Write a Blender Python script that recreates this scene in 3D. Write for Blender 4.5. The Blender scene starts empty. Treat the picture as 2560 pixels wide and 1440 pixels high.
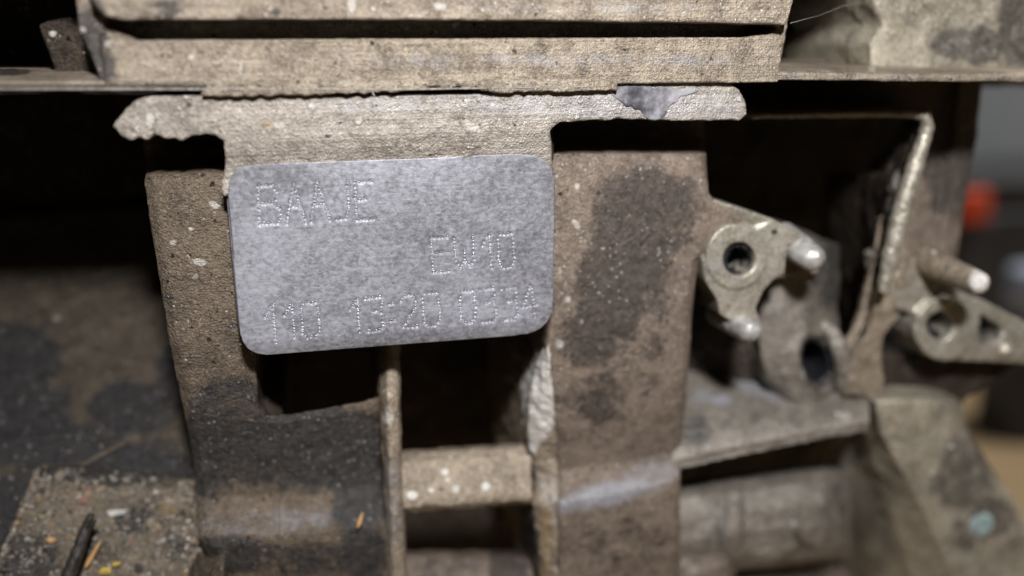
import bpy, bmesh, math, random
import numpy as np
from mathutils import Matrix, Vector
from mathutils.geometry import tessellate_polygon

random.seed(7)
rng = np.random.default_rng(7)
S = bpy.context.scene
C = S.collection
MM = 0.001

# ------------------------------------------------------------------ camera
# World frame = the engine block's own frame in metres: X along the joint line,
# Y into the block, Z up.  Origin = centre of the stamped pad's face.
F = 2200.0
def _n(v):
    v = np.array(v, float); return v / np.linalg.norm(v)
_X = _n((10847, -717, 2200))
_Zd = np.array((-47, 8381, 2200), float)
_Zd = _n(_Zd - _X * np.dot(_Zd, _X))
_Y = np.cross(_X, _Zd)
M = np.stack([_X, _Y, -_Zd], axis=1)              # block -> camera (x right, y down, z forward)
T0 = 110.0 * np.array([(985 - 1280) / F, (637 - 720) / F, 1.0])
CAM = -M.T @ T0                                   # camera position in mm
Rb = M.T @ np.diag([1, -1, -1])
cd = bpy.data.cameras.new('camera')
cam = bpy.data.objects.new('camera', cd); C.objects.link(cam)
mw = Matrix.Identity(4)
for i in range(3):
    for j in range(3): mw[i][j] = float(Rb[i][j])
    mw[i][3] = float(CAM[i] * MM)
cam.matrix_world = mw
cd.sensor_width = 36; cd.lens = 36 * F / 2560
cd.clip_start = 0.005; cd.clip_end = 20
cd.dof.use_dof = True
cd.dof.focus_distance = 0.110
cd.dof.aperture_fstop = 7.2
S.camera = cam

# ------------------------------------------------------------------ light
S.view_settings.view_transform = 'Standard'
S.view_settings.look = 'None'
S.view_settings.exposure = 0
S.view_settings.gamma = 1
w = bpy.data.worlds.new('World'); S.world = w; w.use_nodes = True
w.node_tree.nodes['Background'].inputs[0].default_value = (0.9, 0.95, 1.0, 1)
w.node_tree.nodes['Background'].inputs[1].default_value = 0.006

def lamp(name, kind, loc, energy, color, size=0.004, target=None):
    l = bpy.data.lights.new(name, kind); l.energy = energy; l.color = color
    if kind == 'AREA': l.size = size
    else: l.shadow_soft_size = size
    if kind == 'SPOT': l.spot_size = math.radians(80); l.spot_blend = 1.0
    o = bpy.data.objects.new(name, l); C.objects.link(o)
    o.location = [c * MM for c in loc]
    if target is not None:
        d = Vector([(t - c) for t, c in zip(target, loc)])
        o.rotation_euler = d.to_track_quat('-Z', 'Y').to_euler()
    return o
LAMP = (2, -150, 113)
lamp('phone_torch', 'SPOT', LAMP, 3.1, (1.0, 0.97, 0.935), 0.009, (25, 0, -9))
lamp('ceiling_lamp', 'AREA', (900, 150, 1300), 21.0, (1.0, 0.93, 0.82), 0.5, (420, 500, -50))

# ------------------------------------------------------------------ helpers
def ray(u, v):
    return M.T @ np.array([(u - 1280) / F, (v - 720) / F, 1.0])
def P(u, v, d):
    r = ray(u, v); t = (d - CAM[1]) / r[1]
    return CAM + r * t
def project(V):
    c = (V - CAM) @ M.T
    return c[:, 0] / c[:, 2] * F + 1280, c[:, 1] / c[:, 2] * F + 720
def pxmm(u, v, d):
    return np.linalg.norm(P(u + 5, v, d) - P(u - 5, v, d)) / 10

def _hash(ix, iy, iz, seed):
    h = (ix * 374761393 + iy * 668265263 + iz * 2147483647 + seed * 974711) & 0xFFFFFFFF
    h = ((h ^ (h >> 13)) * 1274126177) & 0xFFFFFFFF
    h = ((h ^ (h >> 16)) * 2246822519) & 0xFFFFFFFF
    return ((h ^ (h >> 15)) & 0xFFFF) / 32767.5 - 1.0
def vnoise(V, scale, seed=0):
    p = V * scale; i = np.floor(p).astype(np.int64); f = p - i
    f = f * f * f * (f * (f * 6 - 15) + 10)
    r = 0
    for dx in (0, 1):
        wx = f[:, 0] if dx else 1 - f[:, 0]
        for dy in (0, 1):
            wy = f[:, 1] if dy else 1 - f[:, 1]
            for dz in (0, 1):
                wz = f[:, 2] if dz else 1 - f[:, 2]
                r = r + wx * wy * wz * _hash(i[:, 0] + dx, i[:, 1] + dy, i[:, 2] + dz, seed)
    return r
def fbm(V, scale, octs=3, seed=0):
    r = 0; a = 1.0
    for k in range(octs):
        r = r + a * vnoise(V + 17.3 * k, scale * 2 ** k, seed + k); a *= 0.55
    return r

class Geo:
    """collects closed solids, coordinates in mm"""
    def __init__(self): self.v = []; self.f = []
    def add(self, V, Fc):
        b = len(self.v)
        self.v += [tuple(map(float, p)) for p in V]
        self.f += [tuple(i + b for i in q) for q in Fc]
    def prism(self, outline, d0, d1, holes=(), taper=1.0):
        """outline (pixel of its front edge) at depth d0, run straight back to depth d1"""
        loops = [list(outline)] + [list(h) for h in holes]
        front = []; loop3 = []
        for lp in loops:
            l3 = [P(p[0], p[1], p[2] if len(p) > 2 else d0) for p in lp]
            loop3.append([Vector((q[0], q[2], 0)) for q in l3]); front += l3
        tris = tessellate_polygon(loop3)
        n = len(front)
        c = np.mean(front, axis=0)
        back = []
        for q in front:
            x = c[0] + (q[0] - c[0]) * taper; z = c[2] + (q[2] - c[2]) * taper
            back.append((x, d1, z))
        fc = []
        for t in tris:
            a, b, cc = [front[i] for i in t]
            cr = (b[0] - a[0]) * (cc[2] - a[2]) - (b[2] - a[2]) * (cc[0] - a[0])
            t = tuple(t) if cr > 0 else tuple(t)[::-1]
            fc.append(t); fc.append(tuple(i + n for i in t)[::-1])
        s = 0
        for k, lp in enumerate(loops):
            m = len(lp)
            ar = sum(loop3[k][i].x * loop3[k][(i + 1) % m].y - loop3[k][(i + 1) % m].x * loop3[k][i].y for i in range(m))
            out = (ar > 0) == (k == 0)
            for i in range(m):
                a = s + i; b = s + (i + 1) % m
                q = (b, a, a + n, b + n)
                fc.append(q if out else q[::-1])
            s += m
        self.add(front + back, fc); return self
    def sheet(self, rows, ext=(0, 12, 0)):
        """rows of (u,v,d) points, thickened by ext (mm)"""
        nr = len(rows); nc = len(rows[0])
        fr = [P(*p) for r in rows for p in r]
        bk = [q + np.array(ext) for q in fr]
        N = nr * nc; fc = []
        for i in range(nr - 1):
            for j in range(nc - 1):
                a = i * nc + j; q = (a, a + nc, a + nc + 1, a + 1)
                fc.append(q); fc.append(tuple(k + N for k in q)[::-1])
        bd = [j for j in range(nc)] + [i * nc + nc - 1 for i in range(1, nr)] + \
             [(nr - 1) * nc + j for j in range(nc - 2, -1, -1)] + [i * nc for i in range(nr - 2, 0, -1)]
        for k in range(len(bd)):
            a = bd[k]; b = bd[(k + 1) % len(bd)]
            fc.append((a, b, b + N, a + N))
        self.add(fr + bk, fc); return self
    def tube(self, pts, radii, seg=20, caps=True):
        """pts mm, rounded far end if the radii say so"""
        pts = [np.array(p, float) for p in pts]; ring = []
        for i, p in enumerate(pts):
            t = _n(pts[min(i + 1, len(pts) - 1)] - pts[max(i - 1, 0)])
            a = np.cross(t, (0, 0, 1.0) if abs(t[2]) < .9 else (1.0, 0, 0)); a = _n(a); b = np.cross(t, a)
            for k in range(seg):
                an = 2 * math.pi * k / seg
                ring.append(p + radii[i] * (math.cos(an) * a + math.sin(an) * b))
        n = len(pts); fc = []
        for i in range(n - 1):
            for k in range(seg):
                k2 = (k + 1) % seg
                fc.append((i * seg + k, i * seg + k2, (i + 1) * seg + k2, (i + 1) * seg + k))
        if caps:
            fc.append(tuple(range(seg))[::-1]); fc.append(tuple((n - 1) * seg + k for k in range(seg)))
        self.add(ring, fc); return self
    def rod(self, a, b, r0, r1, seg=20):
        """rod from a to b with a domed end at b"""
        a = np.array(a, float); b = np.array(b, float); t = _n(b - a)
        pts = [a, a * .5 + b * .5, b - t * r1]; rd = [r0, (r0 + r1) / 2, r1]
        for k in range(1, 6):
            an = k / 6 * math.pi / 2
            pts.append(b - t * r1 * (1 - math.sin(an))); rd.append(r1 * math.cos(an))
        return self.tube(pts, rd, seg)
    def lump(self, c, r, seed=0, sq=(1, 1, 1)):
        bm = bmesh.new(); bmesh.ops.create_icosphere(bm, subdivisions=1, radius=1)
        rs = np.random.default_rng(seed)
        V = [np.array(v.co) * np.array(sq) * r * rs.uniform(.7, 1.2) + np.array(c) for v in bm.verts]
        Fc = [tuple(v.index for v in f.verts) for f in bm.faces]; bm.free()
        self.add(V, Fc); return self

def ell(u, v, ru, rv, n=28, rot=0):
    o = []
    for k in range(n):
        a = 2 * math.pi * k / n; x = ru * math.cos(a); y = rv * math.sin(a)
        o.append((u + x * math.cos(rot) - y * math.sin(rot), v + x * math.sin(rot) + y * math.cos(rot)))
    return o
def rough(outline, amp, step=14, seed=1, closed=True):
    """a broken edge: the outline cut into short steps and shaken"""
    r = np.random.default_rng(seed); o = []; n = len(outline)
    for i in range(n if closed else n - 1):
        a = np.array(outline[i][:2], float); b = np.array(outline[(i + 1) % n][:2], float)
        k = max(1, int(np.linalg.norm(b - a) / step))
        for j in range(k):
            q = a + (b - a) * j / k
            if j: q = q + r.normal(0, amp, 2)
            o.append((q[0], q[1]))
    if not closed: o.append(outline[-1][:2])
    return o

TRIS = [0]
def link(name, me, mat, parent):
    o = bpy.data.objects.new(name, me); C.objects.link(o)
    if mat is not None: me.materials.append(mat)
    if parent is not None:
        o.parent = parent
        o.matrix_parent_inverse = Matrix.Identity(4)
        off = Vector(parent.location)
        if parent.parent is not None: off += parent.parent.location
        me.transform(Matrix.Translation(-off))
    return o

def field(V, blobs):
    """stain masks (r oil and painted shade, g pale deposit, b bare metal and painted lit steps, a rust) painted at places on the casting"""
    st = np.zeros((len(V), 4), np.float32)
    if blobs:
        u, v = project(V)
        for b in blobs:
            ch, bu, bv, ru, rv, s = b[:6]; an = b[6] if len(b) > 6 else 0
            dx = u - bu; dy = v - bv
            x = (dx * math.cos(an) + dy * math.sin(an)) / ru; y = (-dx * math.sin(an) + dy * math.cos(an)) / rv
            d = np.sqrt(x * x + y * y)
            val = s * np.clip(1.6 - d, 0, 1) ** 1.0
            k = 'ogmr'.index(ch)
            st[:, k] = np.maximum(st[:, k], val)
    return st

def solid(name, g, mat, parent, voxel=.25, smooth=3, rough_amp=.10, rough_scale=.6, fine_amp=.03, blobs=(), post=None, seed=0):
    me = bpy.data.meshes.new('tmp')
    me.from_pydata([tuple(c for c in p) for p in g.v], [], g.f); me.update()
    bm = bmesh.new(); bm.from_mesh(me); bmesh.ops.recalc_face_normals(bm, faces=bm.faces); bm.to_mesh(me); bm.free()
    t = bpy.data.objects.new('tmp', me); C.objects.link(t)
    r = t.modifiers.new('r', 'REMESH'); r.mode = 'VOXEL'; r.voxel_size = voxel; r.adaptivity = 0
    if smooth:
        s = t.modifiers.new('s', 'SMOOTH'); s.factor = .5; s.iterations = smooth
    dg = bpy.context.evaluated_depsgraph_get()
    m2 = bpy.data.meshes.new_from_object(t.evaluated_get(dg), depsgraph=dg)
    bpy.data.objects.remove(t); bpy.data.meshes.remove(me)
    n = len(m2.vertices)
    V = np.empty(n * 3, np.float32); m2.vertices.foreach_get('co', V); V = V.reshape(-1, 3).astype(float)
    Nn = np.empty(n * 3, np.float32); m2.vertex_normals.foreach_get('vector', Nn); Nn = Nn.reshape(-1, 3)
    h = 0
    if rough_amp: h = h + rough_amp * fbm(V, rough_scale, 2, seed)
    if fine_amp: h = h + fine_amp * fbm(V, 2.2, 2, seed + 5)
    V0 = V.copy()
    if np.ndim(h): V = V + Nn * h[:, None]
    if post is not None: V = post(V, Nn)
    st = field(V0, blobs)
    m2.vertices.foreach_set('co', (V * MM).astype(np.float32).ravel())
    a = m2.attributes.new('stain_shade', 'FLOAT_COLOR', 'POINT'); a.data.foreach_set('color', st.ravel())
    m2.polygons.foreach_set('use_smooth', np.ones(len(m2.polygons), bool))
    m2.materials.clear(); m2.name = name; m2.update()
    TRIS[0] += len(m2.polygons) * 2
    return link(name, m2, mat, parent)

def plain(name, g, mat, parent=None, smooth=True):
    me = bpy.data.meshes.new(name)
    me.from_pydata([tuple(c * MM for c in p) for p in g.v], [], g.f); me.update()
    bm = bmesh.new(); bm.from_mesh(me); bmesh.ops.recalc_face_normals(bm, faces=bm.faces); bm.to_mesh(me); bm.free()
    if smooth: me.polygons.foreach_set('use_smooth', np.ones(len(me.polygons), bool))
    TRIS[0] += sum(len(p.vertices) - 2 for p in me.polygons)
    return link(name, me, mat, parent)

def thing(name, label, cat, loc, group=None):
    o = bpy.data.objects.new(name, None); C.objects.link(o)
    o.location = [c * MM for c in loc]; o.empty_display_size = .005
    bpy.context.view_layer.update()
    return tag(o, label, cat, group)
def tag(o, label=None, cat=None, group=None, kind=None):
    if label: o['label'] = label
    if cat: o['category'] = cat
    if group: o['group'] = group
    if kind: o['kind'] = kind
    return o

# ------------------------------------------------------------------ materials
class NT:
    def __init__(self, name):
        self.m = bpy.data.materials.new(name); self.m.use_nodes = True
        self.t = self.m.node_tree; self.t.nodes.clear()
        self.out = self.t.nodes.new('ShaderNodeOutputMaterial')
    def n(self, kind, **kw):
        x = self.t.nodes.new(kind)
        for k, v in kw.items(): setattr(x, k, v)
        return x
    def l(self, a, b): self.t.links.new(a, b)
    def set(self, sock, v):
        if hasattr(v, 'is_linked'): self.l(v, sock)
        else: sock.default_value = v
    def math(self, op, a, b=0.0, c=0.0, clamp=False):
        x = self.n('ShaderNodeMath', operation=op, use_clamp=clamp)
        self.set(x.inputs[0], a); self.set(x.inputs[1], b); self.set(x.inputs[2], c); return x.outputs[0]
    def mix(self, f, a, b):
        x = self.n('ShaderNodeMix', data_type='RGBA')
        self.set(x.inputs[0], f)
        for i, v in ((6, a), (7, b)):
            self.set(x.inputs[i], (*v, 1) if isinstance(v, tuple) and len(v) == 3 else v)
        return x.outputs[2]
    def fmix(self, f, a, b):
        x = self.n('ShaderNodeMix', data_type='FLOAT')
        self.set(x.inputs[0], f); self.set(x.inputs[2], a); self.set(x.inputs[3], b); return x.outputs[0]
    def step(self, v, a, b):
        x = self.n('ShaderNodeMapRange', interpolation_type='SMOOTHSTEP')
        self.set(x.inputs[0], v); x.inputs[1].default_value = a; x.inputs[2].default_value = b; return x.outputs[0]
    def noise(self, co, scale, detail=4, rough=.6, dist=0.0):
        x = self.n('ShaderNodeTexNoise'); self.l(co, x.inputs['Vector'])
        x.inputs['Scale'].default_value = scale; x.inputs['Detail'].default_value = detail
        x.inputs['Roughness'].default_value = rough; x.inputs['Distortion'].default_value = dist
        return x.outputs[0]
    def coords(self, scale=(1000, 1000, 1000), loc=(0, 0, 0)):
        tc = self.n('ShaderNodeTexCoord'); mp = self.n('ShaderNodeMapping')
        mp.inputs['Scale'].default_value = scale; mp.inputs['Location'].default_value = loc
        self.l(tc.outputs['Object'], mp.inputs['Vector']); return mp.outputs[0]

def cast_mat(name, dark, light, fleck=.5, pits=.5, streak=0.0, bump=.6, ro=.47, oil_shade_c=(.028, .026, .026), spec=.6, metal=.28, grain=1.0,
             palec=(.60, .58, .54), metalc=(.36, .37, .42), rustc=(.32, .21, .09), seed=0, clump=.22):
    k = NT(name); co = k.coords(loc=(seed * 13.7, seed * 5.1, seed * 3.3))
    big = k.noise(co, clump, 5, .62, .4); mid = k.noise(co, 1.1 * grain, 5, .65); fin = k.noise(co, 3.6 * grain, 3, .6)
    f = k.math('ADD', k.math('MULTIPLY', big, .9), k.math('MULTIPLY', mid, .7))
    f = k.math('ADD', f, k.math('MULTIPLY', fin, .5))
    col = k.mix(k.step(f, .74, 1.32), dark, light)
    sand = k.noise(co, 2.3 * grain, 2, .5)
    col = k.mix(k.math('MULTIPLY', k.step(sand, .54, .70), .5), col, tuple(c * .5 for c in dark))
    col = k.mix(k.math('MULTIPLY', k.step(sand, .46, .30), .45), col, tuple(min(1, c * 1.45) for c in light))
    if streak:
        cs = k.coords(scale=(45, 900, 2300)); sn = k.noise(cs, 1.0, 4, .62)
        s2 = k.noise(k.coords(scale=(16, 300, 620), loc=(3, 1, 2)), 1.0, 4, .6)
        sf = k.math('MULTIPLY', k.step(k.math('ADD', k.math('MULTIPLY', sn, .45), k.math('MULTIPLY', s2, .65)), .46, .66), k.math('MULTIPLY', k.step(k.math('ADD', big, k.math('MULTIPLY', mid, .3)), .5, .8), streak * 1.9), clamp=True)
        col = k.mix(sf, col, tuple(min(1, c * 1.28 + .03) for c in light))
    hgt = k.math('ADD', k.math('MULTIPLY', mid, .34), k.math('MULTIPLY', fin, .5))
    if streak: hgt = k.math('ADD', hgt, k.math('MULTIPLY', sn, .9 * streak))
    # dark pits
    vo = k.n('ShaderNodeTexVoronoi'); k.l(co, vo.inputs['Vector']); vo.inputs['Scale'].default_value = .95
    sp = k.n('ShaderNodeSeparateColor'); k.l(vo.outputs['Color'], sp.inputs[0])
    wob = k.math('ADD', vo.outputs['Distance'], k.math('MULTIPLY', k.math('SUBTRACT', fin, .5), .5))
    pit = k.math('MULTIPLY', k.math('SUBTRACT', 1.0, k.step(k.math('DIVIDE', wob, k.math('ADD', .3, k.math('POWER', sp.outputs[2], 1.6))), .12, .27)), k.step(sp.outputs[0], 1 - .35 * pits, 1 - .35 * pits + .05))
    # pale flecks
    v2 = k.n('ShaderNodeTexVoronoi'); k.l(co, v2.inputs['Vector']); v2.inputs['Scale'].default_value = .62
    s2_ = k.n('ShaderNodeSeparateColor'); k.l(v2.outputs['Color'], s2_.inputs[0])
    wo2 = k.math('ADD', v2.outputs['Distance'], k.math('MULTIPLY', k.math('SUBTRACT', mid, .5), .8))
    wo2 = k.math('ADD', wo2, k.math('MULTIPLY', k.math('SUBTRACT', fin, .5), .4))
    flk = k.math('MULTIPLY', k.math('SUBTRACT', 1.0, k.step(k.math('DIVIDE', wo2, k.math('ADD', .12, k.math('POWER', s2_.outputs[2], 2.2))), .16, .40)), k.step(s2_.outputs[1], 1 - .4 * fleck, 1 - .4 * fleck + .08))
    v3 = k.n('ShaderNodeTexVoronoi'); k.l(co, v3.inputs['Vector']); v3.inputs['Scale'].default_value = 2.1
    s3_ = k.n('ShaderNodeSeparateColor'); k.l(v3.outputs['Color'], s3_.inputs[0])
    grn = k.math('MULTIPLY', k.math('SUBTRACT', 1.0, k.step(v3.outputs['Distance'], .22, .42)), k.step(s3_.outputs[2], .80, .9))
    col = k.mix(k.math('MULTIPLY', grn, .45 * min(1, fleck + .25)), col, tuple(min(1, c * 1.7) for c in light))
    col = k.mix(k.math('MULTIPLY', flk, .85), col, palec)
    col = k.mix(k.math('MULTIPLY', pit, .85), col, tuple(c * .22 for c in dark))
    hgt = k.math('ADD', hgt, k.math('MULTIPLY', flk, .5)); hgt = k.math('SUBTRACT', hgt, k.math('MULTIPLY', pit, .8))
    hgt = k.math('ADD', hgt, k.math('MULTIPLY', grn, .25))
    # stain blobs, some of which paint in shade or a lit step
    at = k.n('ShaderNodeAttribute', attribute_name='stain_shade'); sc = k.n('ShaderNodeSeparateColor'); k.l(at.outputs['Color'], sc.inputs[0])
    nz = k.math('ADD', k.math('MULTIPLY', k.math('SUBTRACT', k.noise(co, .4, 6, .62), .5), 1.1), k.math('MULTIPLY', k.math('SUBTRACT', fin, .5), .28))
    def sf(ch, lo=.38, hi=.62):
        return k.math('MULTIPLY', k.step(k.math('ADD', ch, nz), lo, hi), k.step(ch, .02, .12))
    fm = sf(sc.outputs[2], .18, .95); fr = sf(at.outputs['Alpha'], .3, .8); fo = sf(sc.outputs[0], .38, .64); fp = sf(sc.outputs[1], .34, .72)
    col = k.mix(k.math('MULTIPLY', fm, .85), col, k.mix(mid, tuple(c * .7 for c in metalc), tuple(c * 1.25 for c in metalc)))
    col = k.mix(k.math('MULTIPLY', fr, .8), col, rustc)
    col = k.mix(k.math('MULTIPLY', fo, .9), col, k.mix(k.step(mid, .35, .7), oil_shade_c, tuple(c * 2.4 for c in oil_shade_c)))
    col = k.mix(k.math('MULTIPLY', fp, .9), col, k.mix(fin, tuple(c * .6 for c in palec), palec))
    v4 = k.n('ShaderNodeTexVoronoi'); k.l(co, v4.inputs['Vector']); v4.inputs['Scale'].default_value = 1.7
    s4 = k.n('ShaderNodeSeparateColor'); k.l(v4.outputs['Color'], s4.inputs[0])
    gl = k.math('MULTIPLY', k.math('SUBTRACT', 1.0, k.step(v4.outputs['Distance'], .20, .36)), k.step(s4.outputs[1], .86, .92))
    col = k.mix(k.math('MULTIPLY', gl, .7), col, (.50, .49, .47))
    bs = k.n('ShaderNodeBsdfPrincipled'); k.l(col, bs.inputs['Base Color'])
    r = k.fmix(fo, k.fmix(fin, ro * 1.15, ro * .75), ro * .62); r = k.fmix(fm, r, .5)
    k.set(bs.inputs['Roughness'], k.fmix(gl, r, .34)); bs.inputs['Specular IOR Level'].default_value = spec
    k.set(bs.inputs['Metallic'], k.math('MAXIMUM', k.math('ADD', metal, k.math('MULTIPLY', fm, .15)), k.math('MULTIPLY', gl, .7)))
    bp = k.n('ShaderNodeBump'); bp.inputs['Strength'].default_value = bump; bp.inputs['Distance'].default_value = .0007
    k.l(hgt, bp.inputs['Height']); k.l(bp.outputs[0], bs.inputs['Normal'])
    k.l(bs.outputs[0], k.out.inputs[0]); return k.m

def simple_mat(name, c0, c1, scale=.8, ro=.6, metal=0, bump=.3, spec=.4, bumpd=.0002):
    k = NT(name); co = k.coords(); a = k.noise(co, scale, 5, .62)
    bs = k.n('ShaderNodeBsdfPrincipled'); k.l(k.mix(k.step(a, .32, .68), c0, c1), bs.inputs['Base Color'])
    bs.inputs['Roughness'].default_value = ro; bs.inputs['Metallic'].default_value = metal; bs.inputs['Specular IOR Level'].default_value = spec
    bp = k.n('ShaderNodeBump'); bp.inputs['Strength'].default_value = bump; bp.inputs['Distance'].default_value = bumpd
    k.l(k.noise(co, scale * 3, 4, .6), bp.inputs['Height']); k.l(bp.outputs[0], bs.inputs['Normal'])
    k.l(bs.outputs[0], k.out.inputs[0]); return k.m

def pad_mat():
    k = NT('pad_metal'); co = k.coords()
    a = k.noise(k.coords(scale=(330, 330, 380)), 1, 7, .72, .8); b = k.noise(k.coords(scale=(1500, 1500, 1900)), 1, 4, .75)
    c = k.noise(k.coords(scale=(70, 500, 2600)), 1, 3, .6); d = k.noise(co, .075, 3, .5)
    e = k.noise(k.coords(scale=(1050, 1050, 1350), loc=(5, 3, 1)), 1, 4, .7, .6)
    f = k.math('ADD', k.math('MULTIPLY', a, .34), k.math('ADD', k.math('MULTIPLY', b, .7), k.math('MULTIPLY', c, .2)))
    f = k.math('ADD', k.math('ADD', f, k.math('MULTIPLY', d, .55)), k.math('MULTIPLY', e, .62))
    col = k.mix(k.step(f, .92, 1.50), (.115, .117, .132), (.365, .373, .432))
    sc = k.noise(k.coords(scale=(40, 500, 5200), loc=(4, 2, 9)), 1, 2, .5)
    col = k.mix(k.math('MULTIPLY', k.step(sc, .66, .74), .22), col, (.55, .55, .62))
    bs = k.n('ShaderNodeBsdfPrincipled'); k.l(col, bs.inputs['Base Color'])
    bs.inputs['Metallic'].default_value = .45
    k.set(bs.inputs['Roughness'], k.fmix(b, .42, .66))
    bp = k.n('ShaderNodeBump'); bp.inputs['Strength'].default_value = .5; bp.inputs['Distance'].default_value = .00012
    k.l(k.math('ADD', k.math('MULTIPLY', b, .7), k.math('ADD', k.math('MULTIPLY', c, .25), k.math('MULTIPLY', e, .6))), bp.inputs['Height'])
    k.l(bp.outputs[0], bs.inputs['Normal']); k.l(bs.outputs[0], k.out.inputs[0]); return k.m

M_HOUS = cast_mat('dusty_machined_casting', (.13, .102, .078), (.315, .27, .215), fleck=.5, pits=.5, streak=.32, bump=.8, seed=21)
M_HOUSR = cast_mat('dusty_rough_casting', (.24, .19, .14), (.46, .39, .30), fleck=.6, pits=.7, bump=1.0, seed=2)
M_LIP = cast_mat('scraped_deck_casting', (.17, .145, .125), (.33, .30, .27), fleck=.45, pits=.3, streak=.34, bump=.7, seed=3, metalc=(.40, .40, .43))
M_RIB = cast_mat('brown_dirty_casting', (.105, .082, .066), (.25, .198, .162), fleck=.22, pits=.6, bump=.85, seed=4, oil_shade_c=(.036, .029, .026))
M_RIBL = cast_mat('oily_brown_casting', (.075, .058, .043), (.18, .14, .105), fleck=.2, pits=.8, bump=1.0, seed=5, oil_shade_c=(.028, .027, .029))
M_CHAM = cast_mat('oily_chamber_casting', (.038, .030, .023), (.105, .082, .060), fleck=.12, pits=.6, bump=1.0, seed=15, oil_shade_c=(.016, .0155, .018), clump=.3)
M_LEDGE = cast_mat('gritty_ledge_casting', (.075, .062, .047), (.20, .165, .125), fleck=.3, pits=.6, bump=1.0, seed=16, oil_shade_c=(.025, .024, .024))
M_WEB = cast_mat('pale_brown_casting', (.15, .12, .09), (.36, .30, .235), fleck=.35, pits=.4, bump=.7, seed=6, palec=(.80, .79, .77))
M_DARK = cast_mat('oily_shade_casting', (.022, .0165, .013), (.055, .042, .033), fleck=.04, pits=.5, bump=.8, seed=7, spec=.25)  # oily dark tone, lowered further to paint in the shade of the recesses
M_LUG = cast_mat('yellowish_lug_casting', (.21, .19, .155), (.43, .405, .35), metal=.45, fleck=.1, pits=.1, bump=.28, seed=8, ro=.42, spec=.6, clump=.3)
M_GREY = cast_mat('grey_dusty_casting', (.13, .115, .10), (.27, .245, .215), fleck=.15, pits=.3, bump=.6, seed=9, oil_shade_c=(.05, .047, .045))
M_FLANK = cast_mat('mottled_grey_casting', (.16, .145, .118), (.44, .40, .32), fleck=.12, pits=.2, bump=.6, seed=10, clump=.13, oil_shade_c=(.075, .068, .062))
M_PIN = simple_mat('worn_pin_metal', (.27, .265, .26), (.46, .455, .45), .9, .40, .35, .35, .6)
M_PAD = pad_mat()
M_STAMP = simple_mat('stamped_metal', (.30, .30, .345), (.52, .52, .60), 2.5, .34, .6, .3, .6)
M_GASK = simple_mat('black_gasket', (.012, .012, .013), (.06, .055, .05), 1.4, .5, 0, .5)
M_GASKM = simple_mat('grey_gasket_steel', (.14, .13, .12), (.34, .31, .27), 1.6, .45, .3, .4)
M_SEAL = simple_mat('grey_sealant', (.05, .05, .062), (.30, .30, .335), .3, .36, 0, .4, .55)
M_HOLE = simple_mat('oily_hole_shade', (.008, .008, .011), (.03, .03, .038), 2.0, .3, .2, .5, .6)  # oily near-black that also paints the shade inside the holes

# ================================================================== UPPER HOUSING
UH = thing('upper_housing', 'dusty beige casting above the gasket line with a long dark slot', 'engine housing', P(1060, 200, -3))
DF = -1.55
g = Geo()
# face above the slot, strip below it, body behind, both ends
g.prism(rough([(196, -120), (2015, -120), (1984, 0), (1968, 62), (1700, 55), (1300, 51), (900, 48), (300, 48), (262, 40), (225, 0)], .8, 30, 2), -3.6, 10)
g.prism([(250, 92), (262, 75), (300, 92), (345, 100), (900, 97), (1500, 94), (1860, 93), (1925, 84), (1966, 55), (1944, 205), (1500, 211), (800, 214), (262, 209)], DF, 10)
g.prism([(186, -120), (2010, -120), (1980, 0), (1944, 202), (262, 207), (236, 150), (205, 90)], 2.6, 26)
g.prism([(180, -120), (262, -120), (262, 60), (330, 92), (300, 150), (275, 208), (250, 204), (228, 140), (196, 70)], -.8, 10)
solid('slotted_boss', g, M_HOUS, UH, .22, 2, .04, .55, .035,
      blobs=[('o', 235, 100, 48, 150, .62, -.25), ('o', 400, 25, 75, 26, .62), ('o', 215, 180, 36, 60, .7), ('g', 270, 110, 14, 12, .6), ('g', 205, 75, 12, 10, .6),
             ('r', 300, 160, 40, 22, .35), ('m', 1500, 150, 400, 18, .42), ('m', 1000, 150, 260, 22, .3), ('o', 690, 33, 12, 14, .7),
             ('g', 880, 12, 10, 20, .8), ('g', 1100, 15, 16, 10, .6), ('g', 560, 145, 12, 10, .5), ('g', 480, 140, 10, 8, .5), ('g', 600, 170, 6, 16, .7),
             ('g', 410, 170, 12, 9, .6), ('o', 740, 130, 26, 10, .5), ('m', 1500, 18, 350, 16, .35)])
# flange shelf running the whole width
g = Geo()
g.sheet([[(u, v0, 72) for u, v0 in ((-1100, 140), (100, 146), (700, 146), (1400, 144), (1960, 140), (2300, 142), (2760, 142))],
         [(u, v0, 34) for u, v0 in ((-1100, 150), (100, 160), (700, 160), (1400, 158), (1960, 150), (2300, 152), (2760, 152))],
         [(u, v0, 8) for u, v0 in ((-1100, 168), (100, 176), (700, 174), (1400, 170), (1960, 160), (2300, 168), (2760, 172))],
         [(u, v0, -.6) for u, v0 in ((-1100, 190), (100, 200), (700, 196), (1400, 190), (1960, 176), (2300, 182), (2760, 183))],
         [(u, v0, -1.45) for u, v0 in ((-1100, 194), (100, 204), (700, 200), (1400, 194), (1960, 182), (2300, 187), (2760, 188))]], (0, 0, -.95))
solid('flange', g, M_HOUS, UH, .22, 2, .05, .5, .03,
      blobs=[('r', 40, 180, 60, 20, .35), ('o', 20, 180, 60, 9, .8), ('g', 2180, 172, 10, 8, .7), ('m', 2200, 190, 500, 12, .3)])
g = Geo().prism([(92, 60), (130, 48), (215, 40), (260, 210), (150, 214), (128, 150)], 7, 34)
solid('side_rib', g, M_DARK, UH, .35, 3, .15, .5, .05, blobs=[('g', 132, 84, 9, 7, 1.0), ('r', 160, 130, 70, 40, .2)])
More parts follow.
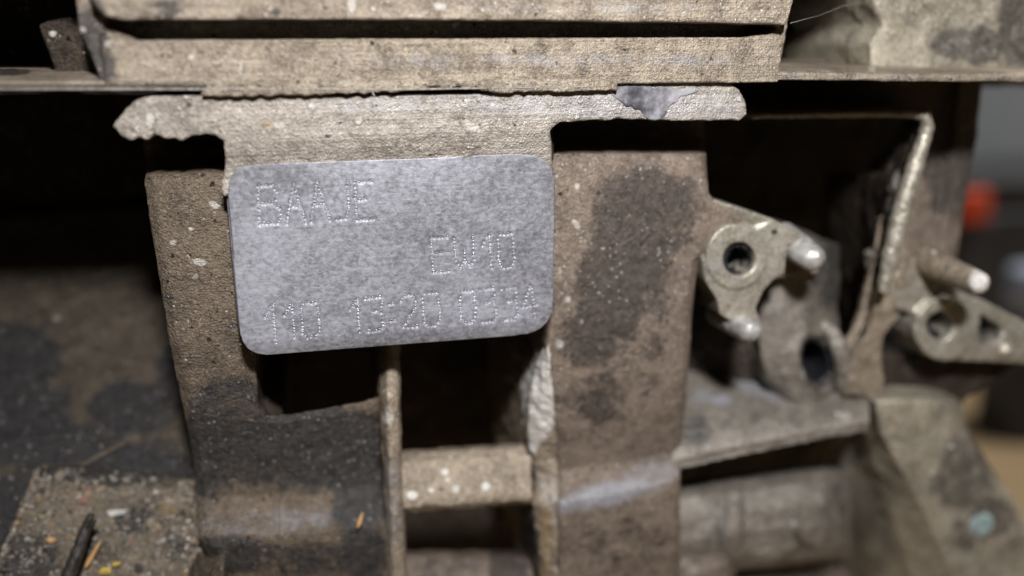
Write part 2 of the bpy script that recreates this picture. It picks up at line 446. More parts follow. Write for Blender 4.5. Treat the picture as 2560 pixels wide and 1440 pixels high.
g = Geo().prism([(2195, -160), (2185, 0), (2205, 60), (2172, 110), (2182, 185), (2420, 200), (2760, 195), (2760, -160)], 9, 34)
solid('corner_boss', g, M_FLANK, UH, .35, 12, .25, .3, .05,
      blobs=[('o', 2430, 110, 100, 48, .85), ('o', 2560, 60, 70, 130, .8), ('r', 2260, 60, 60, 60, .3), ('g', 2300, 60, 60, 50, .32)])
g = Geo()
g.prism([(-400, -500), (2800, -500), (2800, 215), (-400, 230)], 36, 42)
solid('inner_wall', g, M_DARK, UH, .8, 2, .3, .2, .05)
g = Geo()                                        # unseen roof slabs added above the frame to shade the top cavities
for a, b, c in ((-1100, 200, -150), (1975, 2860, -250)):
    g.prism([(a, -420), (b, -420), (b, c), (a, c)], -6, 40)
g.prism([(150, -420), (2050, -420), (2050, -100), (150, -100)], -5.0, 40)
solid('shade_roof', g, M_HOUSR, UH, .8, 2, .2, .4, .05)

# ================================================================== GASKET
GK = thing('head_gasket', 'thin dark layered gasket with a torn pale edge squeezed in the joint line', 'gasket', P(800, 222, -3))
g = Geo().sheet([[(u, v, 20) for u, v in ((-1100, 210), (270, 214), (1000, 211), (1480, 203))],
                 [(u, v, -1.6) for u, v in ((-1100, 207), (270, 211), (1000, 212), (1480, 207))]], (0, 0, -.22))
plain('black_layer', g, M_GASK, GK, False)
g = Geo().sheet([[(u, v, 20) for u, v in ((-1100, 221), (270, 222), (1000, 219), (1480, 212))],
                 [(u, v, -1.72) for u, v in ((-1100, 219), (270, 220), (1000, 221), (1480, 214))]], (0, 0, -.20))
plain('steel_layer', g, M_GASKM, GK, False)
top = [(508, 205), (620, 200), (900, 199), (1300, 198), (1545, 197)]
bot = [(1545, 226), (1480, 228), (1330, 228), (1240, 232), (1205, 226), (1190, 214), (1180, 224), (1155, 224), (1150, 210), (1140, 218), (1110, 222), (1085, 214), (1060, 226), (900, 233), (700, 237), (600, 242), (505, 239), (500, 232), (520, 222)]
g = Geo().prism(rough(top + bot, 1.6, 16, 5), -1.65, 3)
solid('torn_edge', g, M_HOUS, GK, .2, 1, .10, .9, .04, blobs=[('g', 1300, 215, 160, 14, .45), ('g', 900, 208, 260, 8, .35), ('r', 640, 215, 120, 12, .25)], seed=3)

# ================================================================== ENGINE BLOCK
EB = thing('engine_block', 'grimy brown engine block casting with stamped grey pad under the gasket', 'engine block', P(1060, 1440, 10))
# deck lip
out = [(380, 238), (508, 236), (800, 236), (1200, 232), (1530, 222), (1740, 198), (1815, 203), (1848, 222), (1866, 255), (1868, 285), (1850, 302)]
out += rough([(1850, 302), (1700, 301), (1560, 298), (1400, 306)], 1.2, 16, 8, False)[1:]
out += [(1385, 318), (1372, 332), (560, 345)]
out += rough([(556, 350), (540, 338), (520, 334), (490, 337), (470, 345), (452, 352), (436, 344), (420, 348), (402, 340), (385, 334), (372, 348), (345, 342), (322, 350), (300, 338), (278, 318), (296, 296), (312, 274), (340, 250)], 2.2, 9, 9, False)
g = Geo().prism(out, -.62, 4.5)
LIPB = [('m', 1500, 262, 420, 34, .62), ('m', 1000, 262, 300, 22, .5), ('m', 1780, 260, 110, 50, .5), ('o', 350, 300, 80, 50, .34),
             ('r', 830, 318, 90, 16, .26), ('r', 1120, 312, 120, 14, .3), ('g', 1100, 300, 26, 14, .55), ('g', 820, 318, 22, 12, .6), ('g', 950, 290, 30, 12, .45), ('g', 375, 300, 9, 16, .8),
             ('g', 1180, 318, 20, 10, .6), ('r', 690, 315, 60, 14, .4), ('g', 700, 312, 18, 10, .6), ('o', 820, 340, 8, 5, .8)]
# fillet from the lip down to the pad
rows = []
for k, (v, d) in enumerate(((312, -.55), (332, -.58), (350, -.52), (370, -.32), (390, -.02), (425, .4), (470, .6))):
    f = k / 6
    rows.append([(558 + 6 * f + (-10 if v > 400 else 0), v + 20 * f + (8 if v < 430 else 0), d), (760, v + 9, d), (1000, v, d), (1200, v - 7, d), (1376 + 6 * f, v - 14, d)])
g.sheet(rows, (0, 9, 0))
solid('deck_lip', g, M_LIP, EB, .2, 5, .07, .55, .035, LIPB + [('o', 1600, 255, 70, 34, .42), ('g', 600, 420, 30, 40, .4)])

# stamped pad with real dimples
def corner(c, p, q, r, n=8):
    c = np.array(c, float); a = c + (np.array(p) - c) / np.linalg.norm(np.array(p) - c) * r; b = c + (np.array(q) - c) / np.linalg.norm(np.array(q) - c) * r
    return [tuple((1 - t) ** 2 * a + 2 * t * (1 - t) * c + t * t * b) for t in np.linspace(0, 1, n)]
TL, TR, BR, BL = (564, 414), (1389, 381), (1382, 834), (604, 896)
pad_out = corner(TL, BL, TR, 76) + corner(TR, TL, BR, 92) + corner(BR, TR, BL, 84) + corner(BL, BR, TL, 78)
GLY = {
 'B': [[(0, 0), (.75, 0), (1, .18), (.9, .38), (.7, .47), (0, .47)], [(.7, .47), (1.1, .62), (1.1, .85), (.95, 1), (0, 1)], [(0, 0), (0, 1)]],
 'A': [[(0, 1), (.45, 0), (1, 1)], [(.22, .58), (.75, .58)]],
 'J': [[(1, 0), (1, .72), (.7, .98), (0, .98)]],
 'E': [[(1, 0), (0, 0), (0, 1), (1, 1)], [(0, .47), (.55, .45)]],
 'W': [[(0, 0), (.02, .75), (.25, 1), (.5, .72)], [(.5, .5), (.5, .72), (.75, 1), (.98, .75), (1, 0)]],
 '1': [[(.12, .3), (.6, .06)], [(.85, 0), (.9, 1)]],
 '0': [[(.2, 0), (.9, 0), (1, .15), (1, .8), (.75, .98), (.3, 1), (.05, .85), (.05, .12), (.2, 0)]],
 '2': [[(0, .14), (.3, 0), (.8, 0), (1, .16), (.95, .38), (.1, .95)], [(.1, .98), (1, .98)]],
 '3': [[(0, .02), (.9, 0), (1, .16), (.9, .38), (.35, .44)], [(.9, .46), (1, .62), (1, .84), (.75, 1), (.05, 1)]],
 '4': [[(.62, 0), (.0, .66), (1, .62)], [(.72, .1), (.78, 1)]],
 ':': [[(.3, .08), (.9, .1)], [(.4, .92), (1.0, .94)]],
}
TEXT = [('B', 648, 464, 696, 560), ('A', 715, 460, 762, 558), ('A', 775, 454, 822, 553), ('J', 840, 457, 872, 550), ('E', 890, 455, 934, 549),
        ('E', 1081, 594, 1119, 680), ('W', 1138, 591, 1185, 668), ('1', 1203, 589, 1230, 670), ('0', 1245, 585, 1284, 669),
        ('1', 660, 764, 690, 858), ('1', 709, 762, 738, 845), ('0', 754, 757, 798, 844), ('1', 873, 750, 900, 831), ('3', 918, 744, 957, 827),
        (':', 972, 756, 986, 806), ('2', 1004, 739, 1041, 819), ('0', 1057, 733, 1098, 815), ('0', 1150, 728, 1188, 807), ('3', 1203, 722, 1239, 804), ('3', 1258, 719, 1293, 799), ('4', 1307, 713, 1342, 793)]
chars = []; alldots = []
for ch, u0, v0, u1, v1 in TEXT:
    dots = []
    sk = (v1 - v0) * .06
    for line in GLY[ch]:
        for (a, b) in zip(line[:-1], line[1:]):
            pa = np.array([u0 + (u1 - u0) * a[0] + sk * (a[1] - .5), v0 + (v1 - v0) * a[1] - (a[0] - .5) * 3])
            pb = np.array([u0 + (u1 - u0) * b[0] + sk * (b[1] - .5), v0 + (v1 - v0) * b[1] - (b[0] - .5) * 3])
            n = max(1, int(round(np.linalg.norm(pb - pa) / 9.6)))
            for i in range(n + 1):
                q = pa + (pb - pa) * i / n
                if all(np.hypot(*(q - o)) > 6.0 for o in dots): dots.append(q)
    pts = []
    for q in dots:
        p = P(q[0] + random.gauss(0, .7), q[1] + random.gauss(0, .7), 0)
        pts.append((p[0], p[2], random.uniform(.6, 1.15)))
    chars.append((ch, pts)); alldots += pts
AD = np.array(alldots)
def dimple(V, Nn):
    fr = np.where((Nn[:, 1] < -.8) & (V[:, 1] < .5))[0]
    for x, z, s in AD:
        dx = V[fr, 0] - x; dz = V[fr, 2] - z; r2 = dx * dx + dz * dz
        near = r2 < .5
        i = fr[near]; r = np.sqrt(r2[near])
        V[i, 1] += s * .28 * np.exp(-(r / .15) ** 2)
    return V
g = Geo().prism(pad_out, 0, 10)
g.prism([(564, 470), (1380, 440), (1384, 760), (596, 820)], 1.5, 12)
def pad_post(V, Nn):
    # worn bottom chamfer and soft waviness of the milled face
    u, v = project(V)
    edge = (904 - (u - 604) * .0797) - v
    ch = np.clip((46 - edge) / 46, 0, 1)
    V[:, 1] += np.where((V[:, 1] < 1.0), ch ** 1.6 * .55, 0)
    return dimple(V, Nn)
pad = solid('stamped_pad', g, M_PAD, EB, .13, 2, .012, .25, .006, post=pad_post)
pad['label'] = 'milled bluish grey pad with rounded corners and dot-stamped code'
for ch, pts in chars:
    g = Geo()
    for x, z, s in pts:                            # raised burr round each punched dot
        n = 9; R0 = .20 * s; V = []; Fc = []
        ph = random.uniform(4.6, 6.2)
        for k in range(n):
            an = 2 * math.pi * (k + ph) / n; hh = .04 * s * (1 + .7 * math.sin(an + 1.2)) + .005
            for rr, yy in ((R0 + .05, .02), (R0, -hh), (R0 - .055, .06)):
                V.append((x + rr * math.cos(an), yy, z + rr * math.sin(an)))
        for k in range(6):
            k2 = (k + 1) % n
            for j in range(2):
                Fc.append((k * 3 + j, k2 * 3 + j, k2 * 3 + j + 1, k * 3 + j + 1))
        g.add(V, Fc)
    plain('stamped_character', g, M_STAMP, pad)

# left rib
def drow(v):
    t = [(250, 18), (396, 16), (421, 8.5), (437, 5.6), (455, 4.5), (700, 4.6), (900, 5.4), (1000, 6.6), (1100, 9.0), (1200, 11.0), (1248, 11.2), (1275, 10.0), (1340, 6.4), (1368, 6.4), (1500, 9.0)]
    return float(np.interp(v, [a for a, _ in t], [b for _, b in t]))
rows = []
for v, l, r in ((250, 345, 640), (395, 360, 640), (420, 360, 640), (436, 360, 650), (452, 361, 650), (490, 366, 650), (560, 374, 655), (640, 388, 655), (760, 408, 650), (860, 424, 640), (940, 440, 640), (1030, 460, 648), (1100, 474, 700), (1160, 482, 700), (1210, 488, 700), (1248, 492, 700), (1275, 492, 700), (1300, 492, 700), (1340, 494, 700), (1368, 508, 700), (1410, 532, 700), (1500, 575, 700)):
    rows.append([(l, v, drow(v) + 1.0), (l + 22, v - 1, drow(v) + .1), ((l + r) / 2, v - 4, drow(v)), (r, v - 8, drow(v) + .2)])
g = Geo().sheet(rows, (0, 50, 0))
solid('rib', g, M_RIBL, EB, .25, 5, .10, .4, .04,
      blobs=[('g', 535, 512, 17, 8, .8, .5), ('g', 478, 572, 8, 6, .7), ('g', 500, 655, 20, 10, .75, .3), ('g', 488, 690, 11, 8, .6), ('g', 432, 606, 10, 7, .7),
             ('o', 420, 745, 14, 7, .9, -.3), ('o', 580, 815, 26, 9, .7), ('o', 560, 1000, 120, 70, .62), ('o', 520, 1130, 90, 110, .95), ('o', 640, 1120, 100, 90, .9), ('o', 560, 1390, 160, 50, .7),
             ('m', 690, 1302, 190, 38, .42, -.05)], seed=21)  # grey blob paints the lit tone of the upward-facing step
g = Geo()
rows = []
for v, rr, dz in ((1040, 960, .6), (1060, 965, .1), (1100, 970, 0), (1160, 972, 0), (1210, 975, 0), (1248, 978, 0), (1275, 980, 0), (1300, 980, 0), (1340, 980, 0), (1368, 982, 0), (1410, 985, 0), (1500, 990, 0)):
    d = drow(v) + dz; k = np.interp(v, [1040, 1200, 1500], [50, 34, 26])
    rows.append([(615, v + 4, d + .3), (720, v - .12 * k, d + .3), (840, v - .5 * k, d + .3), (930, v - .9 * k, d + .8), (rr, v - k, d + 2.0)])
g.sheet(rows, (0, 2.5, -2.5))
solid('lower_panel', g, M_RIBL, EB, .25, 5, .12, .4, .05,
      blobs=[('o', 760, 1120, 230, 100, .92), ('o', 900, 1240, 70, 120, .85), ('o', 780, 1400, 190, 50, .6), ('m', 690, 1302, 190, 38, .42, -.05), ('o', 910, 1380, 60, 90, .8), ('r', 905, 1225, 22, 18, .5)], seed=22)  # grey 'm' blob continues the painted lit step from the rib
# vertical web between the pockets
rows = [[(l, v, d + 2.4), (l + 16, v, d), ((l + r) / 2 + 5, v, d - .1), (r - 6, v, d + .3), (r, v, d + 1.6)] for v, l, r, d in
        ((860, 952, 1000, 9.5), (930, 952, 1000, 8.0), (965, 950, 1002, 6), (1000, 950, 1002, 5.0), (1100, 954, 1003, 5.2), (1200, 958, 1006, 5.4), (1300, 962, 1012, 5.6), (1500, 966, 1022, 6.4))]
g = Geo().sheet(rows, (0, 34, 0))
solid('web', g, M_WEB, EB, .25, 2, .12, .6, .05, blobs=[('g', 970, 1045, 18, 20, .65), ('m', 985, 1250, 26, 120, .45), ('o', 955, 1330, 12, 130, .6), ('o', 958, 1150, 10, 90, .5)], seed=23)
# cross rib closing the middle pocket, and the floor of the pocket below it
rows = [[(u, v + o * (u - 1000) / 300, d) for u in (985, 1080, 1180, 1280, 1330)] for v, o, d in
        ((1128, -22, 15), (1136, -22, 12.6), (1160, -20, 10.8), (1210, -20, 9), (1250, -20, 7.6), (1272, -22, 7.4), (1282, -22, 8.6))]
g = Geo().sheet(rows, (0, 2.5, -1.5))
solid('cross_rib', g, M_WEB, EB, .25, 3, .15, .6, .05, blobs=[('g', 1030, 1238, 12, 9, 1.0), ('g', 1078, 1226, 8, 7, .9), ('g', 1140, 1222, 10, 8, .9), ('g', 1215, 1215, 12, 10, .9), ('g', 1112, 1180, 9, 8, .7), ('g', 1120, 1200, 8, 8, .6), ('r', 1165, 1160, 14, 8, .5), ('o', 1270, 1190, 26, 50, .4)], seed=24)
rows = [[(u, v, d) for u in (985, 1120, 1220, 1345)] for v, d in ((1376, 21), (1390, 18), (1430, 15), (1510, 12))]
g = Geo().sheet(rows, (0, 2.5, -2))
solid('pocket_floor', g, M_RIB, EB, .35, 3, .2, .4, .06, blobs=[('o', 1270, 1420, 50, 90, .9), ('o', 1130, 1440, 120, 60, .45)], seed=25)

# right rib
def rrow(v):
    t = [(270, 17), (352, 15), (373, 8.5), (384, 6.0), (410, 4.9), (440, 4.6), (800, 5.0), (1000, 6.2), (1130, 8.4), (1180, 9.2), (1206, 8.8), (1258, 5.8), (1280, 5.8), (1500, 7.2)]
    return float(np.interp(v, [a for a, _ in t], [b for _, b in t]))
rows = []
for v, l, r in ((270, 1388, 1760), (350, 1384, 1762), (372, 1378, 1766), (384, 1376, 1768), (410, 1374, 1768), (480, 1374, 1774), (505, 1374, 1790), (540, 1374, 1850), (575, 1374, 1870), (605, 1374, 1850), (632, 1374, 1775), (650, 1374, 1748), (720, 1374, 1738), (800, 1374, 1732), (860, 1364, 1728), (950, 1372, 1722), (1050, 1382, 1716), (1130, 1388, 1708), (1180, 1390, 1704), (1206, 1391, 1702), (1230, 1392, 1702), (1258, 1392, 1702), (1280, 1392, 1702), (1380, 1394, 1702), (1500, 1396, 1702)):
    sl = np.interp(v, [800, 1130, 1280, 1500], [0, -44, -64, -40])
    d = rrow(v)
    rows.append([(l, v, d + .6), (l + 14, v + sl * .05, d), (l + (r - l) * .35, v + sl * .35, d), (l + (r - l) * .7, v + sl * .7, d), (r - 16, v + sl * .95, d), (r, v + sl, d + (.2 if 470 < v < 640 else .9))])
g = Geo().sheet(rows, (0, 50, 0))
solid('rib', g, M_RIB, EB, .25, 5, .08, .4, .035,
      blobs=[('o', 1620, 500, 90, 80, .95), ('o', 1580, 600, 100, 150, .95), ('o', 1530, 730, 90, 130, .9), ('o', 1470, 850, 80, 80, .7), ('o', 1500, 1000, 90, 80, .6), ('o', 1590, 900, 100, 170, .44), ('o', 1690, 480, 60, 60, .6), ('o', 1640, 660, 80, 170, .6), ('o', 1560, 1380, 170, 110, .42),
             ('o', 1700, 560, 50, 60, .6), ('g', 1443, 465, 6, 9, .9), ('g', 1440, 560, 8, 15, .8, -.6), ('g', 1420, 748, 7, 8, .75), ('g', 1400, 690, 8, 26, .5),
             ('g', 1455, 805, 6, 7, .6), ('g', 1400, 860, 14, 14, .6), ('m', 1520, 1235, 150, 28, .85, -.22), ('m', 1630, 1185, 110, 30, .55, -.22), ('r', 1590, 470, 8, 6, .5), ('r', 1640, 500, 8, 6, .5),  # grey 'm' blobs paint the slanted step as catching light
             ('o', 1420, 1000, 50, 40, .4)], seed=31)
# broken left edge of the right rib
rows = [[(l + 4, v, d + 6), (l + 12, v, d + 2.6), ((l + r) / 2, v, d + 1.0), (r - 10, v, d + .1), (r, v, d)] for v, l, r, d in
        ((826, 1366, 1388, 5.2), (870, 1350, 1376, 5.0), (920, 1326, 1380, 5.4), (1000, 1312, 1386, 6.2), (1080, 1308, 1390, 7.4), (1150, 1304, 1394, 8.8), (1206, 1312, 1396, 8.6), (1258, 1318, 1396, 6.2), (1350, 1328, 1396, 6.4), (1500, 1340, 1398, 7.2))]
g = Geo().sheet(rows, (0, 30, 0))
o = solid('rib_edge', g, M_WEB, EB, .25, 2, .2, .7, .08,
      blobs=[('g', 1346, 1000, 36, 95, 1.2), ('g', 1356, 910, 22, 55, 1.0), ('g', 1335, 1110, 14, 18, .7), ('o', 1315, 1200, 22, 120, .8), ('o', 1325, 1400, 26, 120, .9), ('r', 1362, 1360, 14, 130, .6), ('m', 1370, 1230, 26, 40, .5)], seed=32)

# main wall at the back of every pocket
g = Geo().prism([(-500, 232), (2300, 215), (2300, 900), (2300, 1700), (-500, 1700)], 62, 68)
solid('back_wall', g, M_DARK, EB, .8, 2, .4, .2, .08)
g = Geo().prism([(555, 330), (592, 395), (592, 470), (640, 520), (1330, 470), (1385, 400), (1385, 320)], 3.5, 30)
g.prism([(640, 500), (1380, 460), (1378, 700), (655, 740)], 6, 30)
g.prism([(400, 420), (1420, 380), (1420, 470), (400, 520)], 20, 64)  # this and the next slabs added to keep light out of the pockets
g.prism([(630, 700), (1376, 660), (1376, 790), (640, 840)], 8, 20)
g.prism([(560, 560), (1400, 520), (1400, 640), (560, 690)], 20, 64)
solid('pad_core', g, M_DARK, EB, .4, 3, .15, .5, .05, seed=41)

# left chamber wall rising towards the viewer at the bottom
rows = []
for v, d in ((520, 60), (700, 55), (800, 47), (900, 40), (1000, 33.5), (1080, 28.5), (1150, 25.5), (1230, 23.5), (1320, 20), (1560, 14)):
    rows.append([(-700, v + 60, d - 5), (0, v + 22, d - 1.0), (200, v + 5, d), (380, v - 8, d), (450, v - 12, d - max(0, (v - 900)) * .006), (560, v - 20, d - max(0, (v - 900)) * .022)])
g = Geo().sheet(rows, (0, 10, 0))
solid('chamber_wall', g, M_CHAM, EB, .3, 3, .25, .3, .09,
      blobs=[('o', 40, 900, 130, 110, .75), ('o', 20, 1050, 170, 130, .85), ('o', 330, 1020, 110, 70, .85), ('o', 250, 1180, 240, 90, .78), ('o', 420, 960, 40, 120, .6), ('g', 140, 795, 12, 7, .6), ('o', 170, 1120, 170, 70, .7), ('o', 30, 1330, 60, 160, .9)], seed=51)
# fine casting seam on that wall
g = Geo().tube([P(170, 1180, 24.6), P(290, 1118, 26.6), P(430, 1050, 30.4)], [.22, .3, .22], 10)
solid('casting_seam', g, M_RIBL, EB, .12, 1, .05, .5, .02)
# ledge that has collected grit
LEDGE = []
for v, l, d, q in ((1165, 86, 24.0, 5.5), (1195, 76, 20.5, 6.5), (1240, 60, 18.4, 6.0), (1320, 25, 16, 6.5), (1400, -10, 13.5, 5.0), (1520, -60, 10.5, 1.5)):
    LEDGE.append([(l, v + 8, d + 2.2), (l + 14, v + 2, d), (l + (500 - l) * .35, v + 6, d - .2), (l + (500 - l) * .72, v + 26, d - .8), (l + (500 - l) * .92, v + 34, d - q * .5), (540, v + 40, d - q)])
g = Geo().sheet(LEDGE, (0, 10, 0))
solid('ledge', g, M_LEDGE, EB, .25, 7, .3, .45, .10,
      blobs=[('o', 250, 1182, 240, 26, .75), ('o', 330, 1300, 50, 40, .8), ('o', 60, 1400, 90, 70, .8), ('o', 300, 1190, 160, 30, .6), ('o', 440, 1360, 60, 60, .5), ('r', 200, 1235, 24, 14, .6), ('r', 420, 1275, 26, 16, .6), ('o', 250, 1380, 60, 40, .5)], seed=52)

# ---------------------------------------------------------------- bolt lug beside the right rib
LG = [(1690, 470, 7.2), (1745, 486, 5.9), (1790, 500, 5.0), (1840, 515, 4.4), (1936, 549), (2006, 584), (2030, 604), (1990, 618), (1969, 609), (1966, 650), (1962, 684), (1934, 700), (1908, 730), (1890, 772), (1904, 807), (1880, 824), (1845, 816), (1800, 786), (1793, 750), (1764, 705), (1756, 650), (1742, 625, 5.8), (1690, 620, 7.2)]
g = Geo().prism(LG, 4.35, 11, holes=[ell(1846, 651, 42, 45)])
g.prism(ell(1842, 642, 76, 82), 3.9, 10, holes=[ell(1849, 648, 40, 43)])
solid('bolt_lug', g, M_LUG, EB, .2, 7, .05, .5, .015, blobs=[('g', 1840, 650, 60, 66, .24), ('m', 1775, 660, 26, 40, .45), ('o', 1936, 580, 9, 7, .7), ('o', 1725, 560, 36, 60, .45), ('r', 1840, 780, 50, 30, .35), ('o', 1830, 770, 30, 14, .3)], seed=61)
g = Geo().prism([(1955, 600), (2020, 600), (2058, 640), (2046, 686), (1985, 692), (1940, 700)], 9.5, 20)
solid('lug_web', g, M_RIB, EB, .3, 3, .1, .5, .04)
g = Geo(); q = ell(1847, 652, 44, 48)
g.prism(q, 11, 14)
g.prism(ell(1847, 651, 50, 53), 5.0, 14, holes=[ell(1848, 651, 30, 33)])  # near-black lining added so the hole wall reads as shade
for k in range(3):
    c = P(1847, 653, 8.2); r0 = 44 * pxmm(1847, 653, 8.2)
lug = solid('bolt_hole', g, M_HOLE, EB, .2, 1, .14, 1.2, .06, seed=62)
s1 = pxmm(2050, 655, 0)
g = Geo().rod(P(1950, 588, 9), P(2052, 660, 1.5), 2.3, 1.95)
solid('pin', g, M_PIN, EB, .2, 2, .08, .7, .03)
g = Geo().rod(P(1796, 775, 11), P(1891, 836, 1.2), 2.3, 1.85)
solid('pin', g, M_PIN, EB, .2, 2, .08, .7, .03)

# rounded boss behind the lug with an oil hole
def oil_pit(V, Nn):
    u, v = project(V); ro = -.28
    x = (u - 2040) * math.cos(ro) + (v - 903) * math.sin(ro); y = -(u - 2040) * math.sin(ro) + (v - 903) * math.cos(ro)
    r = np.sqrt((x / 34) ** 2 + (y / 54) ** 2)
    t = np.clip((1.08 - r) / .16, 0, 1); t = t * t * (3 - 2 * t)
    V[:, 1] += np.where(V[:, 1] < 18, 13 * t - .5 * np.exp(-((r - 1.4) / .25) ** 2), 0)
    return V
rows = []
for v, l, r in ((610, 1945, 2100), (650, 1915, 2102), (690, 1905, 2100), (750, 1888, 2096), (830, 1884, 2096), (895, 1890, 2098), (940, 1904, 2098), (980, 1935, 2092), (1015, 1975, 2075)):
    e = 3 if v > 960 else 0
    rows.append([(l, v, 18), (l + 12, v, 14.2 + e * .3), (l + (r - l) * .3, v + (6 if e else 0), 12.3 + e * .3), (l + (r - l) * .6, v + (6 if e else 0), 12.2 + e * .3), (l + (r - l) * .85, v, 14), (r, v, 18)])
g = Geo().sheet(rows, (0, 22, 0))
solid('oil_boss', g, M_GREY, EB, .3, 5, .2, .4, .05, blobs=[('g', 1900, 985, 50, 30, .4), ('m', 1930, 760, 30, 50, .3), ('o', 2070, 680, 50, 90, .8), ('o', 1960, 640, 120, 30, .7), ('o', 2042, 903, 36, 56, 1.6), ('g', 2006, 920, 8, 30, .6)], seed=63, post=oil_pit)  # upper end darkened; blob in the pit paints the hole's inner shade
g = Geo().tube([P(2052, 806, 14.5), P(2080, 832, 13.2), P(2100, 872, 12.8), P(2110, 920, 13.2), P(2108, 975, 14.5)], [1.0, 1.3, 1.5, 1.5, 1.1], 14)
solid('hole_rim', g, M_GREY, EB, .25, 4, .12, .5, .04, seed=64, blobs=[('g', 2095, 860, 18, 60, .5)])
g = Geo().prism(ell(2040, 903, 38, 60, rot=-.28), 13.4, 27, holes=[ell(2040, 903, 31, 51, rot=-.28)])
g.prism(ell(2040, 903, 38, 60, rot=-.28), 25, 27)
solid('oil_hole', g, M_HOLE, EB, .25, 2, .06, .8, .02)  # black cup paints the dark inside of the hole
# dark inner wall between the boss and the frame
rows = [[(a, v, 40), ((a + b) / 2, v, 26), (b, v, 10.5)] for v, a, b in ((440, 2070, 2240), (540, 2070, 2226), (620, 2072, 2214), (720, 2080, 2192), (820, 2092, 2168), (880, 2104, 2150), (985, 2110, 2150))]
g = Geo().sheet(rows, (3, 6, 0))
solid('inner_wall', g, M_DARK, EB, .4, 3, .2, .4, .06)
rows = [[(a, v, d + 2.5), (a + 10, v, d), (b, v, d + .3)] for v, a, b, d in ((548, 2226, 2256, 9.6), (610, 2213, 2264, 10.2), (660, 2208, 2300, 10.3), (720, 2190, 2304, 10.5), (780, 2174, 2262, 10.8), (840, 2156, 2214, 11.2), (880, 2122, 2206, 11.4), (930, 2112, 2208, 11.8), (990, 2104, 2212, 12.4))]
g = Geo().sheet(rows, (0, 3.5, 0))
solid('frame_edge', g, M_WEB, EB, .3, 3, .2, .5, .06, blobs=[('r', 2180, 800, 24, 120, .36), ('g', 2245, 700, 30, 60, .36), ('o', 2255, 785, 30, 9, .8, .5), ('o', 2190, 990, 70, 20, .4)])
# window frame right of the pad
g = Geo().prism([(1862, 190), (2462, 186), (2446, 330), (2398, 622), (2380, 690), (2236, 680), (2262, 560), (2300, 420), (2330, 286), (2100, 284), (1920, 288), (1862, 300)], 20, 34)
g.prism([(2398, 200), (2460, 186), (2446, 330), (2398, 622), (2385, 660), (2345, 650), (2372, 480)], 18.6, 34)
solid('frame', g, M_RIB, EB, .35, 3, .14, .4, .05, blobs=[('g', 1915, 290, 18, 8, .6), ('o', 2390, 330, 90, 190, 1.0), ('o', 2150, 240, 400, 50, .8)], seed=71)  # dark blobs paint the flange's shadow on post and beam
rows = [[(1900, v, d), (2050, v - 3, d), (2200, v - 5, d), (2335, v - 4, d)] for v, d in ((276, 12), (282, 9.0), (288, 8.4), (293, 9.4))]
g = Geo().sheet(rows, (0, 12, 0))
solid('frame_lip', g, M_RIB, EB, .25, 1, .12, .6, .04)
g = Geo().tube([P(u, v, 9.6 if u < 2200 and v < 300 else 9.0 if v < 288 else 7.6) for u, v in ((1880, 291), (2100, 287), (2270, 284), (2314, 290), (2318, 318), (2306, 360), (2292, 400), (2270, 470), (2250, 540), (2236, 600), (2222, 660), (2206, 730))], [.35, .4, .6, .85, .95, 1.1, 1.2, 1.35, 1.4, 1.4, 1.2, .8], 14)
solid('frame_bevel', g, M_LUG, EB, .2, 3, .10, .7, .05, seed=72)
rows = [[(a, v, 26), (a * .5 + b * .5, v, 12), (b, v, 7.8)] for v, a, b in ((290, 2290, 2316), (330, 2266, 2302), (400, 2216, 2284), (470, 2180, 2262), (540, 2176, 2244), (585, 2190, 2236))]
g = Geo().sheet(rows, (3, 6, 0))
solid('frame_side', g, M_DARK, EB, .25, 2, .2, .7, .10, blobs=[('g', 2235, 480, 34, 70, .42), ('m', 2230, 520, 40, 60, .3)], seed=74)
# far lug
g = Geo().prism([(2216, 650), (2262, 628), (2320, 660), (2405, 735), (2453, 748), (2560, 804), (2680, 866), (2660, 930), (2544, 908), (2470, 906), (2410, 903), (2344, 902), (2302, 880), (2284, 838), (2290, 790), (2240, 770)], 10.6, 17,
                holes=[ell(2349, 812, 35, 38), [(2453, 784), (2510, 822), (2500, 856), (2446, 862)]])
g.prism(ell(2366, 824, 78, 80), 9.4, 16, holes=[ell(2352, 816, 33, 37)])
g.lump(P(2518, 878, 10.4), 1.5, 3, (1, .6, 1))
solid('far_lug', g, M_LUG, EB, .3, 4, .14, .5, .04, blobs=[('r', 2500, 880, 70, 30, .35), ('g', 2365, 855, 40, 30, .42), ('o', 2470, 830, 36, 40, .5), ('g', 2518, 876, 30, 30, .36)], seed=73)
g = Geo().prism(ell(2349, 814, 44, 46), 15, 18)
g.prism(ell(2350, 813, 44, 47), 10.9, 17, holes=[ell(2350, 813, 22, 25)])
g.prism([(2420, 770), (2530, 810), (2515, 875), (2420, 880)], 14.4, 18)
solid('bolt_hole', g, M_HOLE, EB, .35, 1, .12, 1.0, .05)
g = Geo().rod(P(2240, 618, 18), P(2464, 716, -2.0), 2.5, 1.75)
solid('pin', g, M_WEB, EB, .25, 2, .08, .6, .03, blobs=[('g', 2450, 702, 26, 34, .8)])
# body below the far lug
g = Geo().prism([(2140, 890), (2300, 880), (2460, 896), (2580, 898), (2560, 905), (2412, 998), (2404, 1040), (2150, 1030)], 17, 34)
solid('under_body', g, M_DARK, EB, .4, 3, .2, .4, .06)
# deep wall between right rib and lug
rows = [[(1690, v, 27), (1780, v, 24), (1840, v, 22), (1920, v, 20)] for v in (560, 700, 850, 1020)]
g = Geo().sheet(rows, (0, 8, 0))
solid('inner_wall', g, M_DARK, EB, .4, 3, .2, .4, .06, blobs=[('r', 1800, 930, 40, 60, .3)])
